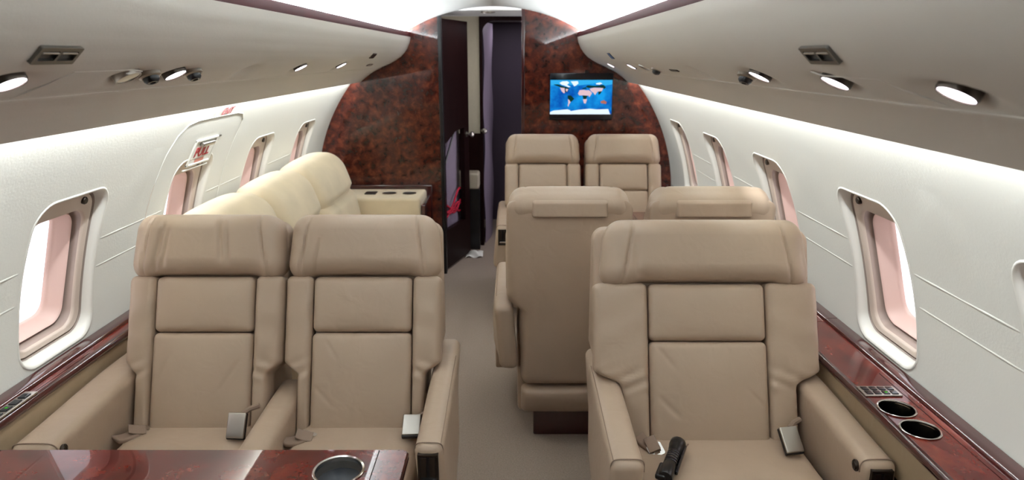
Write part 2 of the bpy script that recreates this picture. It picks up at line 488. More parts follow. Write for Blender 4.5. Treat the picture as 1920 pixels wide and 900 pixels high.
# black jamb strip and mahogany edge
mb = MB().rbox(-.376, -.352, D-.006, D+.06, 0, 1.79, .003, (1, 1, 4)); struct(mb.build('trim_5', 'black'), 'black door jamb strip at the sofa side bulkhead edge', 'trim')
mb = MB().rbox(.183, .206, D-.006, D+.055, 0, 1.836, .004, (1, 1, 4)); struct(mb.build('trim_6', 'stripwood'), 'red brown edge strip of the screen bulkhead', 'trim')

# ------------------------------------------------------------------ vestibule beyond the doorway
V1 = 5.60
def vbox(name, mat, x0, x1, y0, y1, z0, z1, label, cat, r=.0):
    return struct(MB().rbox(x0, x1, y0, y1, z0, z1, r, (2, 2, 2)).build(name, mat), label, cat)
vbox('ceiling_vestibule', 'ceil', -.9, .9, D+.05, 6.9, 1.825, 1.86, 'low vestibule ceiling beyond the doorway', 'ceiling')
vbox('wall_vestibule_left', 'creamwall', -.92, -.88, D+.05, 6.9, 0, 1.83, 'cream vestibule side wall on the sofa side', 'wall')
vbox('wall_vestibule_right', 'purple', .80, .84, D+.05, 6.9, 0, 1.83, 'purple vestibule side wall beyond the screen bulkhead', 'wall')
vbox('wall_vestibule_end', 'purple', -.9, .84, 6.55, 6.6, 0, 1.83, 'dark purple panel at the far end of the doorway', 'wall')
vbox('wall_vestibule_upper', 'creamwall', -.88, -.135, V1, V1+.05, .93, 1.825, 'cream cloth wall panel seen through the doorway', 'wall')
vbox('wall_vestibule_lower', 'darkwood', -.88, -.135, V1, V1+.05, .0, .93, 'dark wood panel under the cream cloth wall', 'wall')
# arched inner doorway, dark surround
def arch(z): return z
out = [(-.135, 0), (-.135, 1.825), (.80, 1.825), (.80, 0), (.42, 0)]
hole_l = [(.42, 0), (.42, 1.74)]
pts = [(-.135, 0), (-.135, 1.825), (.80, 1.825), (.80, 0), (.46, 0), (.46, 1.70)]
for i in range(9): a = R(90*i/8); pts.append((.38+.08*math.cos(a), 1.715+.08*math.sin(a)))
for i in range(9): a = R(90+90*i/8); pts.append((-.02+.092*math.cos(a), 1.703+.092*math.sin(a)))
pts += [(-.112, 0)]
mb = MB().plate(pts, [], lambda u, v, h: (u, V1-.01-h, v), .06)
dk = struct(mb.build('door_1', 'darkwood'), 'dark arched inner doorway surround beyond the bulkhead', 'doorway')
mb = MB(); mb.lathe([(.013, 0), (.011, .03), (.02, .036), (.021, .05), (.012, .06), (0, .061)], 16, mat=frame_mat((-.118, V1-.012, .955), (1, 0, 0), (.5, -1, 0))); mb.build('door_handle', 'steel', dk)
# lavender sheeted jamb inside the arch
mb = MB(); mb.grid(lambda u, k: (-.105+.055*math.sin(u*PI*.5)+.006*math.sin(k*17+u*4), V1+.06+.5*u, 1.79*k), 14, 30)
struct(mb.build('wall_vestibule_jamb', 'lavender'), 'lavender protective sheet lining the inner doorway', 'sheet')
# open door leaf with cut-out
LA = Vector((-.358, D+.06, 0)); LB = Vector((-.212, 5.36, 0)); LD = (LB-LA); LL = LD.length; LDn = LD.normalized(); LN = Vector((-LDn.y, LDn.x, 0))
leaf_out = [(0, .015), (LL, .015), (LL, 1.775), (0, 1.775)]
cut = [(.03, .30), (.03, .93), (.12, .96), (.24, 1.0), (.41, 1.01), (.41, .30)]
door2 = thing('door_2', 'dark glossy wooden door leaf swung open into the vestibule', 'door', (LA.x, LA.y, 0)); door2['kind'] = 'structure'
mb = MB().plate(leaf_out, [cut], lambda u, v, h: tuple(LA+LDn*u+LN*(-h)+Vector((0, 0, v))), .035)
mb.build('door_leaf', 'darkwood', door2)
hp = LA+LDn*(LL-.05)+Vector((0, 0, .955))
mb = MB(); mb.lathe([(.02, 0), (.02, .004), (.011, .006), (.010, .03), (.021, .036), (.023, .05), (.012, .06), (0, .061)], 18, mat=frame_mat(hp, (0, 0, 1), -LN)); mb.build('door_handle', 'steel', door2)
# draped storage behind the cut-out
mb = MB(); mb.grid(lambda u, k: tuple(LA+LDn*(LL*(u*.98-.03))+LN*(.068+.005*math.sin(u*14)+.004*math.sin(k*9+u*5))+Vector((0, 0, .2+.95*k))), 26, 20)
o = mb.build('protective_sheet', 'lavender'); tag(o, 'lavender protective sheet hanging behind the opening in the dark door', 'sheet')
mb = MB().rbox(-.62, -.33, 4.95, 5.32, .02, .42, .03, (4, 4, 4))
mb2 = MB(); P0 = LA+LN*.047
for k in range(5):
    pth = []
    for i in range(13):
        t = i/12; u = .03+.39*t; z = .43+.035*math.sin(t*7+k*1.9)+.022*k*(math.cos(t*2+k))
        pth.append(P0+LDn*u+LN*(.003*math.sin(k*2+t*4))+Vector((0, 0, z)))
    mb2.tube(pth, .008, 6)
tag(mb2.build('red_cloth', 'redcloth'), 'crumpled red strap lying behind the opening in the dark door', 'strap')
mb = MB(); mb.tube([P0+LDn*(.33-.30*t)+Vector((0, 0, 1.0-.34*t)) for t in [i/8 for i in range(9)]], .008, 6)
tag(mb.build('dark_strap', 'black'), 'dark strap running diagonally across the lavender sheet', 'strap')
b = thing('vestibule_bench', 'small bench with pale cushion under the cream wall panel', 'bench', (-.42, 5.50, 0))
MB().rbox(-.50, -.14, 5.42, 5.59, .505, .635, .02, (4, 3, 2)).build('bench_cushion', 'bench', b)
MB().rbox(-.50, -.14, 5.46, 5.59, .0, .50, .005, (2, 2, 2)).build('bench_base', 'black', b)
mb = MB(); mb.grid(lambda u, k: (-.24+.13*u, 5.22+.14*k, .006+.03*math.sin(u*2.6)*math.sin(k*2.9)+.008*math.sin(u*9+k*7)), 12, 12)  # pale sheet added to stand in for a patch of light on the floor
tag(mb.build('floor_light_patch', 'paper'), 'pale crumpled sheet added for a patch of light on the carpet by the dark doorway', 'paper')
# vestibule downlight
def downlight(p):
    o = thing('ceiling_light', 'small round downlight in the vestibule ceiling', 'ceiling light', p)
    MB().lathe([(.05, .0), (.05, -.006), (.042, -.008), (.038, -.002), (.038, 0)], 28, o=p).build('light_ring', 'steel', o)
    MB().lathe([(.037, -.001), (.037, -.003), (0, -.003)], 28, o=p).build('lens', 'lamp', o)
downlight((-.045, 5.02, 1.825))

# ------------------------------------------------------------------ overhead fittings
def on_val(sg, y, x):
    z, n = val_at(x); return Vector((sg*x, y, z)), Vector((sg*n.x, 0, n.z))
LLAB = {(-1, 1.156): 'lit reading light below the air vent on the wall seat side', (-1, 1.516): 'unlit silver reading light between two lit ones on the sofa side',
        (-1, 1.731): 'lit reading light beside a dark air nozzle above the tan seat pair', (-1, 2.764): 'lit reading light over the near end of the cream sofa',
        (-1, 3.423): 'lit reading light over the far end of the cream sofa', (1, .937): 'large lit reading light nearest the camera above the single seat',
        (1, 1.282): 'lit reading light beside the hinged panel above the single seat', (1, 1.68): 'lit reading light with a dark air nozzle just beyond it on the screen side',
        (1, 3.207): 'unlit reading light beside two lit ones near the screen', (1, 3.542): 'lit reading light second from the screen bulkhead', (1, 4.353): 'lit reading light next to the screen bulkhead'}
for sg, y, x, lit in LAMPS:
    p, n = on_val(sg, y, x); p = p+Vector((sg*.006, 0, .023))
    ax = Vector((-sg*.44, -.05, -.88)).normalized()
    o = thing('reading_light', LLAB[(sg, y)], 'reading light', p, 0, 'reading lights in the overhead panels')
    fm = frame_mat(p, (0, 1, 0), ax)
    MB().lathe([(.020, -.02), (.026, -.012), (.0285, .0), (.0285, .020), (.027, .023), (.0255, .0225), (.0255, .017)], 32, mat=fm).build('lamp_barrel', 'darkmetal' if lit else 'steel', o)
    MB().lathe([(.0257, .0175), (.0257, .0205), (.02, .0215), (0, .022)], 32, mat=fm).build('lens', 'lamp' if lit else 'steel', o)
GL = ['dark air nozzle beside the unlit silver reading light', 'dark air nozzle beside the lit light above the tan seat pair',
      'dark air nozzle just beyond the third lit light on the screen side', 'small dark air nozzle beside an unlit reading light on the screen side']
for (sg, y, x), lb in zip(GASP, GL):
    p, n = on_val(sg, y, x); ax = (n+Vector((0, -.2, -.3))).normalized()
    o = thing('air_nozzle', lb, 'air nozzle', p, 0, 'air nozzles in the overhead panels'); fm = frame_mat(p, (0, 1, 0), ax)
    MB().lathe([(.024, -.01), (.024, .003), (.019, .006), (.017, .004)], 24, mat=fm).build('collar', 'steel', o)
    MB().lathe([(.017, -.006), (.017, .012), (.012, .018), (.007, .018), (.006, .008), (0, .008)], 24, mat=fm).build('nozzle', 'black', o)
def vent(sg, y, label, nm='air_vent', L=.108, H=.036, holes=2, x=.6175):
    p, n = on_val(sg, y, x); p = p+n*.006
    T = Vector((0, 1, 0)).cross(n); fm = frame_mat(p, (0, 1, 0), n)
    o = thing(nm, label, 'air vent', p, 0, 'air vents in the overhead panels')
    w = (L-.016-.006*(holes-1))/holes; hs = []; cs = []
    for i in range(holes):
        c = -L/2+.008+w/2+i*(w+.006); cs.append(c); hs.append(rrect(w/2, H/2-.008, .002, 3, c))
    MB().plate(rrect(L/2, H/2, .003, 3), hs, lambda u, v, h: tuple(fm @ Vector((u, v, h))), .007).build('vent_frame', 'ventmetal', o)
    mb = MB()
    for c in cs: mb.add([fm @ Vector((c+a*w/2, b*(H/2-.008), -.0046)) for a, b in ((-1, -1), (1, -1), (1, 1), (-1, 1))], [(0, 1, 2, 3)])
    mb.build('vent_backing', 'black', o)
    for c in cs:
        MB().rbox(c-w/2+.001, c+w/2-.001, -.0016, .0016, -.005, .001, .0012, (2, 1, 1)).xf(fm @ Matrix.Translation((0, (-1 if sg > 0 else 1)*(H/2-.0115), 0))).build('vent_louver', 'steel', o)
vent(-1, 1.16, 'dark double air vent in the overhead panel on the sofa side')
vent(1, 1.157, 'dark double air vent in the overhead panel above the single seat')
def slot(sg, y, x, L, H, label, mat='black'):
    p, n = on_val(sg, y, x); fm = frame_mat(p+n*.001, (0, 1, 0), n)
    o = thing('overhead_slot', label, 'slot', p)
    MB().plate(rrect(L/2, H/2, .002, 3), [rrect(L/2-.004, H/2-.004, .002, 3)], lambda u, v, h: tuple(fm @ Vector((u, v, h+.002))), .004).build('slot_frame', 'darkmetal', o)
    MB().rbox(-L/2+.004, L/2-.004, -H/2+.004, H/2-.004, -.003, .0008, .001, (1, 1, 1)).xf(fm).build('slot_cover', mat, o)
slot(-1, 3.82, .62, .10, .035, 'black slot in the overhead panel near the sofa bulkhead')
slot(-1, 4.12, .70, .12, .02, 'pale slot beside the sofa bulkhead', 'plate')
slot(1, 3.63, .62, .08, .04, 'black slot in the overhead panel near the screen bulkhead')
slot(1, 2.55, .70, .12, .012, 'pale label strip in the overhead panel on the screen side', 'lip')

def ridge(sg, pts, parent, h=.0014, w=.004):
    path = []
    for i in range(len(pts)-1):
        for k in range(12):
            t = k/12; y = pts[i][0]+(pts[i+1][0]-pts[i][0])*t; x = pts[i][1]+(pts[i+1][1]-pts[i][1])*t
            path.append(on_val(sg, y, x)[0])
    path.append(on_val(sg, *pts[-1])[0])
    MB().tube([p+Vector((0, 0, .0006)) for p in path], h, 6).build('panel_seam', 'valance', parent)
ridge(-1, [(1.23, .755), (1.27, .66), (1.47, .66), (1.52, .668)], tl)
ridge(1, [(1.29, .66), (1.263, .672), (1.07, .672), (1.016, .752)], tr)
ridge(-1, [(.6, .76), (2.6, .76)], tl, .0012); ridge(1, [(.6, .76), (2.9, .76)], tr, .0012)

# ------------------------------------------------------------------ emergency hatch, PULL handle and EXIT sign on the sofa side wall
def wallp(sg, y, z, h=0.):
    x = wx(z); n = Vector((x, 0, z-ZC)).normalized(); p = Vector((x, y, z))-n*h; return Vector((sg*p.x, p.y, p.z))
hatch = MB()
path = []
pts = [(2.385, 1.10), (2.39, 1.20), (2.41, 1.262), (2.45, 1.296), (2.52, 1.306), (2.70, 1.307), (2.88, 1.306), (2.95, 1.298), (2.995, 1.272), (3.01, 1.23), (3.015, 1.12), (3.02, 1.0), (3.02, .9)]
for (a, b), (c, d) in zip(pts, pts[1:]):
    for k in range(4): path.append(wallp(-1, a+(c-a)*k/4, b+(d-b)*k/4, .001))
hatch.tube(path, .0022, 6); hatch.build('hatch_seam', 'wall', wallL)
MB().tube([wallp(-1, 2.385-.001*i, 1.10-.05*i, .0002) for i in range(7)], .0015, 5).build('hatch_seam', 'plate', wallL)
ph = thing('emergency_handle', 'white emergency exit handle cover reading PULL above the second window', 'handle', wallp(-1, 2.70, 1.16))
def wpatch(y0, y1, z0, z1, h, sk=0.):
    mb = MB(); mb.grid(lambda u, k: tuple(wallp(-1, y0+(y1-y0)*u+sk*k, z0+(z1-z0)*k, h)), 4, 6)
    mb.grid(lambda u, k: tuple(wallp(-1, y0+(y1-y0)*u+sk*k, z0+(z1-z0)*k, h-.006)), 4, 6); return mb
def wframe(y0, y1, z0, z1, w, h):
    mb = MB()
    for a in ((y0, y1, z0, z0+w), (y0, y1, z1-w, z1), (y0, y0+w, z0, z1), (y1-w, y1, z0, z1)):
        mb.rbox(a[0], a[1], a[2], a[3], -.004, h, .002, (3, 3, 1), fn=lambda y, z, d: tuple(wallp(-1, y, z, d)))
    return mb
wframe(2.60, 2.80, 1.124, 1.225, .008, .006).build('handle_frame', 'lip', ph)
wpatch(2.607, 2.793, 1.131, 1.20, .0015).build('label_card', 'paper', ph)
MB().rbox(2.655, 2.76, 1.198, 1.214, -.002, .016, .004, (3, 2, 2), fn=lambda y, z, d: tuple(wallp(-1, y, z, d))).build('pull_lever', 'steel', ph)
MB().rbox(2.60, 2.83, 1.217, 1.2225, -.002, .004, .001, (3, 2, 2), fn=lambda y, z, d: tuple(wallp(-1, y, z, d))).build('finger_slot', 'darkmetal', ph)
wpatch(2.66, 2.74, 1.133, 1.147, .0025).build('label_band', plain('pale_red', '#dd9284', .6), ph)
MB().rbox(2.585, 2.80, 1.109, 1.114, -.002, .004, .002, (3, 1, 1), fn=lambda y, z, d: tuple(wallp(-1, y, z, d))).build('lower_edge', 'lip', ph)
def wtext(txt, y, z, size, h, name, parent=None, mt='red'):
    cu = bpy.data.curves.new(name, 'FONT'); cu.body = txt; cu.size = size; cu.align_x = 'CENTER'; cu.align_y = 'CENTER'; cu.extrude = .0006; cu.offset = .0008
    cu.materials.append(M[mt])
    o = bpy.data.objects.new(name, cu); COL.objects.link(o)
    p = wallp(-1, y, z, h); n = Vector((wx(z), 0, -(z-ZC))).normalized(); n = Vector((wx(z), 0, -(z-ZC))).normalized()
    fm = frame_mat(p, (0, 1, 0), n)
    if parent: fm = Matrix.Translation(-parent.location) @ fm
    dg = bpy.context.evaluated_depsgraph_get(); me = bpy.data.meshes.new_from_object(o.evaluated_get(dg))
    bpy.data.objects.remove(o); me.name = name; o = bpy.data.objects.new(name, me); COL.objects.link(o)
    if not me.materials: me.materials.append(M[mt])
    o.parent = parent; o.matrix_local = fm
    return o
wtext('PULL', 2.70, 1.172, .060, .003, 'label_text', ph)
M['palered'] = plain('faded_red', '#c9787a', .6)
es = thing('exit_sign', 'small red lettered EXIT sign on the side wall above the hatch', 'sign', wallp(-1, 2.74, 1.335))
wpatch(2.64, 2.86, 1.303, 1.347, .001).build('sign_plate', 'lip', es)
wtext('EXIT', 2.75, 1.325, .05, .003, 'sign_text', es, 'palered')

# ------------------------------------------------------------------ screen with world map
mon = thing('wall_screen', 'small screen showing a blue world map on the burl bulkhead', 'screen', (.588, D, 1.26))
MB().rbox(.374, .803, D-.022, D+.002, 1.106, 1.419, .006, (3, 1, 3)).build('screen_frame', 'bezel', mon)
def ocean():
    m = bpy.data.materials.new('map_ocean'); m.use_nodes = True; nt = m.node_tree; N, L = nt.nodes, nt.links; N.clear()
    tc = N.new('ShaderNodeTexCoord'); n = N.new('ShaderNodeTexNoise'); n.inputs['Scale'].default_value = 11; n.inputs['Detail'].default_value = 4
    L.new(tc.outputs['Object'], n.inputs['Vector'])
    cr = N.new('ShaderNodeValToRGB'); e = cr.color_ramp.elements; e[0].position = .36; e[0].color = lin('#0a50b4'); e[1].position = .66; e[1].color = lin('#1aa0f0')
    L.new(n.outputs['Fac'], cr.inputs['Fac']); em = N.new('ShaderNodeEmission'); em.inputs['Strength'].default_value = 1.
    L.new(cr.outputs['Color'], em.inputs['Color']); o = N.new('ShaderNodeOutputMaterial'); L.new(em.outputs[0], o.inputs[0]); return m
sx0, sx1, sz0, sz1 = .379, .797, 1.146, 1.374
so = MB().add([(sx0, D-.0225, sz0), (sx1, D-.0225, sz0), (sx1, D-.0225, sz1), (sx0, D-.0225, sz1)], [(0, 1, 2, 3)]).build('map_display', ocean(), mon, recalc=False)
mp = {'green': emis('map_green', '#12382f', 1.), 'pink': emis('map_sand', '#e6c6cf', 1.), 'white': emis('map_ice', '#e4f6ff', 1.1), 'red': emis('map_red', '#b4705f', 1.), 'cyan': emis('map_pale', '#35b2f2', 1.)}
LANDS = [('cyan', [(235, 225), (1112, 225), (1112, 285), (1020, 300), (900, 270), (720, 290), (640, 300), (520, 290), (350, 280), (240, 300)]),
 ('white', [(362, 265), (400, 245), (470, 240), (500, 262), (470, 290), (520, 320), (490, 325), (430, 300), (390, 290)]), ('white', [(520, 245), (620, 240), (632, 270), (600, 300), (570, 312), (545, 275)]),
 ('white', [(880, 270), (940, 258), (970, 275), (930, 290), (880, 285)]), ('green', [(275, 285), (340, 285), (420, 312), (505, 335), (490, 352), (400, 335), (350, 315), (300, 298)]),
 ('pink', [(370, 330), (435, 335), (440, 400), (425, 408), (395, 380)]), ('green', [(436, 338), (495, 345), (480, 388), (445, 395)]), ('pink', [(452, 345), (488, 350), (472, 385), (455, 378)]),
 ('green', [(480, 440), (525, 435), (577, 485), (548, 512), (520, 535), (500, 500), (482, 475)]), ('pink', [(488, 490), (505, 500), (525, 530), (505, 560), (495, 595), (485, 580), (492, 540)]),
 ('pink', [(628, 410), (650, 365), (700, 360), (752, 368), (790, 420), (770, 440), (720, 436), (645, 436)]), ('green', [(690, 437), (765, 440), (742, 492), (708, 492)]), ('pink', [(700, 490), (758, 488), (742, 550), (715, 546)]),
 ('pink', [(758, 362), (790, 370), (828, 405), (790, 462), (770, 420)]), ('green', [(735, 318), (760, 298), (880, 305), (985, 293), (1022, 325), (1000, 348), (940, 328), (850, 330), (770, 335)]),
 ('green', [(680, 340), (740, 325), (750, 345), (700, 352)]), ('pink', [(792, 345), (850, 330), (985, 335), (965, 380), (905, 385), (870, 432), (845, 400), (810, 378)]), ('green', [(915, 385), (968, 378), (945, 415), (920, 430)]),
 ('red', [(950, 520), (1000, 503), (1042, 530), (1030, 556), (960, 545)]),
 ('white', [(232, 700), (232, 668), (285, 648), (480, 630), (515, 640), (530, 655), (640, 636), (800, 622), (900, 632), (1065, 626), (1090, 690), (1100, 700)])]
for i, (c, pl) in enumerate(LANDS):
    vs = [(sx0+(x-233)/880*(sx1-sx0), D-.0229-.00004*i, sz1-(y-225)/475*(sz1-sz0)) for x, y in pl]
    MB().add(vs, [tuple(range(len(vs)))]).build('map_land', mp[c], so, recalc=False)

# ------------------------------------------------------------------ wooden side ledges
def ledge(sg, xin, y0, y1, label, cups, ctrl):
    o = thing('side_ledge', label, 'ledge', (sg*1.14, (y0+y1)/2, 0))
    P = lambda x, y, z: (sg*x, y, z)
    holes = [circ(cx, cy, .0425) for cx, cy in cups]
    ft = lambda u, v, h: P(u, v, .652+h)
    MB().plate([(xin+.016, y0), (1.192, y0), (1.192, y1), (xin+.016, y1)], holes, ft, .02).build('ledge_top', 'ledgewood', o)
    # rounded inner edge
    mb = MB(); mb.rings([[P(x, y, z) for x, z in [(xin+.016, .652), (xin+.008, .6505), (xin+.002, .646), (xin, .639), (xin+.001, .632), (xin+.006, .627), (xin+.016, .626)]] for y in (y0, y1)], True, True)
    mb.build('ledge_edge', 'stripwood', o)
    mb = MB(); mb.rings([[P(x, y, z) for x, z in [(1.190, .648), (1.190, .655), (1.193, .660), (1.198, .663), (1.212, .664), (1.233, .664), (1.233, .648)]] for y in (y0, y1)], True, True)
    mb.build('ledge_rim', 'stripwood', o)
    MB().rbox(1.170, 1.172, y0+.3, y1-.4, .6518, .6524, .0, (1, 4, 1), fn=P).build('inlay_line', 'darkwood', o)
    MB().rbox(xin+.006, xin+.05, y0, y1, .53, .627, .004, (2, 4, 3), fn=P).build('leather_panel', 'ledge_leather', o)
    MB().rbox(xin+.03, xin+.05, y0, y1, .0, .53, .002, (1, 4, 3), fn=P).build('lower_panel', 'stripwood', o)
    for cx, cy in cups:
        c = MB().lathe([(.0465, .001), (.0470, .003), (.0455, .0042), (.0425, .003), (.0415, -.001), (.0415, -.004), (.0425, -.004)], 40, o=P(cx, cy, .652), cap=False).build('cup_holder', 'chrome', o)
        MB().lathe([(.0418, -.002), (.0405, -.055), (.039, -.06), (0, -.06)], 40, o=P(cx, cy, .652), cap=False).build('cup_well', 'cupsteel', c)
    if ctrl:
        cx, cy = ctrl
        cp = MB().rbox(cx-.05, cx+.05, cy-.028, cy+.028, .652, .6565, .002, (2, 2, 1), fn=P).build('control_panel', 'steel', o)
        for i in range(4):
            for j in range(2):
                bx = cx-.034+.0227*i; by = cy-.012+.024*j
                MB().rbox(bx-.0085, bx+.0085, by-.009, by+.009, .656, .6585, .001, (1, 1, 1), fn=P).build('button', 'bezel', cp)
        MB().rbox(cx+.0085, cx+.0145, cy-.016, cy-.010, .658, .6592, 0, (1, 1, 1), fn=P).build('indicator_light', 'greenled', cp)
    return o
ledge(1, 1.052, Y0+.05, 2.22, 'wide red burl side ledge beside the single seat with two cup holders', [(1.109, 1.612), (1.111, 1.508)], (1.112, 1.706))
ledge(1, 1.150, 2.223, D-.002, 'narrow red burl side ledge running on beside the two facing rows of seats', [], None)
ledge(-1, 1.150, Y0+.05, 2.36, 'narrow red burl side ledge beside the wall seat', [], None)
lc = thing('control_panel', 'small silver switch panel with green light on the wall seat ledge', 'switch panel', (-1.172, 1.62, .652))
MB().rbox(-1.19, -1.156, 1.53, 1.70, .652, .658, .002, (2, 2, 1)).build('panel_plate', 'steel', lc)
for i in range(4):
    MB().rbox(-1.183, -1.163, 1.553+.035*i, 1.578+.035*i, .657, .6605, .001, (1, 1, 1)).build('button', 'bezel', lc)
MB().rbox(-1.176, -1.170, 1.60, 1.606, .6604, .6612, .0, (1, 1, 1)).build('indicator_light', 'greenled', lc)

# ------------------------------------------------------------------ seats
SE = (.358, .934)
def BK(x, s, d): return (x, SE[0]*s-SE[1]*d, .45+SE[1]*s+SE[0]*d)
def crease_fn(base, creases):
    def f(x, s, d):
        if d > -.03:
            for (x0, s0, x1, s1, dep, w) in creases:
                dep *= 1.7
                vx, vs = x1-x0, s1-s0; L2 = vx*vx+vs*vs
                t = max(0, min(1, ((x-x0)*vx+(s-s0)*vs)/L2)); dx = x-x0-t*vx; ds = s-s0-t*vs
                q = math.sqrt(dx*dx+ds*ds)/w; tp = math.sin(PI*min(1, max(0, .08+.92*t)))**.5 if 0 < t < 1 else .25
                d -= dep*tp*math.exp(-q*q)
        return base(x, s, d)
    return f

def seat(loc, rz, label, group, hs=.240, hl=.192, hc=.152, hh=.229, arms=(), mir=1, creases=(), hcre=(), buckles=(), name='tan_seat', flap=.14):
    o = thing(name, label, 'seat', loc, rz, group)
    m = mir
    def MX(fn): return lambda x, s, d: (lambda p: (p[0]*m, p[1], p[2]))(fn(x, s, d))
    L = dict(parent=o, local=True)
    # centre cushions of the back
    MB().rbox(-hc, hc, -.04, .279, -.05, .012, .018, (60, 60, 2), {'+z': .012}, MX(crease_fn(BK, creases))).build('back_cushion', 'leather', **L)
    MB().rbox(-hc+.001, hc-.001, .281, .450, -.05, .010, .018, (50, 30, 2), {'+z': .012}, MX(crease_fn(BK, creases))).build('lumbar_pillow', 'leather', **L)
    def bol(sg):
        def f(x, s, d):
            k = (hl-hc)/(hs-hc); w = k+(1-k)*sstep(.15, .195, s)
            x = hc+.003+(x-hc-.003)*w
            d -= .012*((x-hc)/(hs-hc))**2
            # soft gathers near the arm notch
            d += .0034*math.sin((s-.1)*150+(x-hc)*70)*math.exp(-((s-.165)/.035)**2)+.0012*math.sin(s*60+x*30)*sstep(.1, .3, s)
            return BK(sg*x, s, d)
        return f
    for sg in (-1, 1):
        MB().rbox(hc+.0015, hs, -.03, .454, -.07, .010, .020, (10, 60, 3), {'+z': .008}, MX(bol(sg))).build('side_bolster', 'leather', **L)
    # headrest
    def hf(x, s, d):
        t = (s-.452)/.2; x *= 1.06-.085*t; s -= .013*(1-t)*sstep(.60, .82, abs(x)/hh)
        d -= .010*(abs(x)/hh)**4
        return BK(x, s, d)
    MB().rbox(-hh, hh, .456, .647, -.112, .030, .050, (120, 44, 4), {'+z': .010}, MX(crease_fn(hf, [(-hh*.80, .44, -hh*.72, .66, .0045, .0045), (hh*.80, .44, hh*.72, .66, .0045, .0045)]+list(hcre)))).build('headrest', 'leather', **L)
    # rear shell
    def shf(x, t, z):
        s = (z-.45)/.934
        yf = max(.05, .358*s+.045); yr = .33-.012*sstep(.7, 1., z)
        k = hl*.98/hs+(1-hl*.98/hs)*sstep(.585, .625, z)
        k *= 1-.03*sstep(.5, .25, z)
        return (x*k*m, yf+(yr-yf)*t/.2, z)
    MB().rbox(-hs+.004, hs-.004, 0., .2, .262, 1.012, .04, (14, 4, 24), {'+y': .012}, shf).build('back_shell', 'leather2', **L)
    def skf(x, t, z):
        return (x*.96*m, .04+(.335-.04)*t/.2-.03*sstep(.22, .13, z), z)
    MB().rbox(-hl*.97, hl*.97, 0., .2, .135, .258, .022, (10, 3, 4), {'+y': .004}, skf).build('rear_skirt', 'leather2', **L)
    MB().rbox(-flap, flap, .245, .337, .952, 1.05, .012, (12, 8, 8), None, lambda x, y, z: (x*m, y+.10*(.955-z), z-.383*(y-.229)*((z-.952)/.098))).build('headrest_flap', 'leather2', **L)
    # seat cushion, base and pedestal
    MB().rbox(-hl, hl, -.50, .07, .31, .445, .035, (24, 26, 4), {'+z': .014}, lambda x, y, z: (x*m, y, z-.02*y+.0012*math.sin(y*40+x*18)*math.exp(-((y+.2)/.15)**2))).build('seat_cushion', 'leather', **L)
    MB().rbox(-hl, hl, -.46, .28, .13, .33, .02, (4, 6, 4)).build('seat_base', 'leather2', **L)
    MB().rbox(-hl*.66, hl*.66, -.28, .24, 0., .16, .008, (3, 3, 3)).build('pedestal', 'stripwood', **L)
    # arms: (x0, x1, outer sign, latch, button)
    for (x0, x1, osg, latch, btn, ztop) in arms:
        def af(x, y, z):
            k = (z-.335)/(ztop-.335)
            z2 = z-.016*k*sstep(.1, -.34, y)
            z2 += .06*(1-k)*sstep(.10, .33, y)*0
            if osg and (x-x0)/(x1-x0)*osg > .3*osg and False: pass
            x += osg*.018*sstep(.60, .33, z)*sstep(.3, -.3, y)-osg*.022*(1-k)*sstep(.05, .30, y)
            return (x*m, y, z2)
        y1 = .325 if osg else .02
        if osg == 0: y1 = .16
        a = MB().rbox(x0, x1, -.34, y1, .335, ztop, .026, (6, 22, 10), {'+x' if osg > 0 else '-x': .004} if osg else None, af).build('armrest', 'leather', **L)
        MB().rbox(x0+.012, x1-.012, -.32, .02, .20, .345, .01, (3, 8, 3), None, lambda x, y, z: ((x+osg*.014)*m, y, z)).build('arm_side_panel', 'leather2', **L)
        # piping round the front cap
        pp = []
        for i in range(19):
            a_ = PI*i/18; cx = (x0+x1)/2; w = (x1-x0)/2
            pp.append(((cx-w*.99*math.copysign(abs(math.cos(a_))**.45, math.cos(a_)))*m, -.318-.004*math.sin(a_), (ztop-.052)+.0375*abs(math.sin(a_))**.45))
        MB().tube(pp, .0016, 6).build('piping', 'webbing', a, local=True)
        if osg:
            ex = (x0+.007) if osg < 0 else (x1-.007)
            MB().tube([((ex+osg*.018*sstep(.60, .33, ztop)*sstep(.3, -.3, y))*m, y, ztop-.0075-.016*sstep(.1, -.34, y)) for y in [-.315+.05*i for i in range(11)]], .0014, 6).build('piping', 'webbing', a, local=True)
        if latch:
            c = (x0+x1)/2
            fl = MB().plate([(c-.026, .475), (c+.026, .475), (c+.026, .568), (c-.026, .568)], [[(c-.020, .481), (c+.020, .481), (c+.020, .562), (c-.020, .562)]],
                       lambda u, v, h: (u*m, -.347-h, v), .012).build('latch_frame', 'darkmetal', a, local=True)
            MB().rbox(c-.021, c+.021, -.345, -.343, .48, .563, .0005, (1, 1, 1), None, lambda x, y, z: (x*m, y, z)).build('latch_recess', 'black', fl, local=True)
            MB().rbox(c-.019, c-.004, -.348, -.344, .505, .56, .001, (1, 1, 2), None, lambda x, y, z: (x*m, y, z)).build('latch_plate', 'darkmetal', fl, local=True)
            MB().rbox(c+.004, c+.019, -.348, -.344, .505, .56, .001, (1, 1, 2), None, lambda x, y, z: (x*m, y, z)).build('latch_plate', 'darkmetal', fl, local=True)
            MB().rbox(c-.018, c+.018, -.352, -.344, .488, .498, .002, (2, 1, 1), None, lambda x, y, z: (x*m, y, z)).build('latch_bar', 'chrome', fl, local=True)
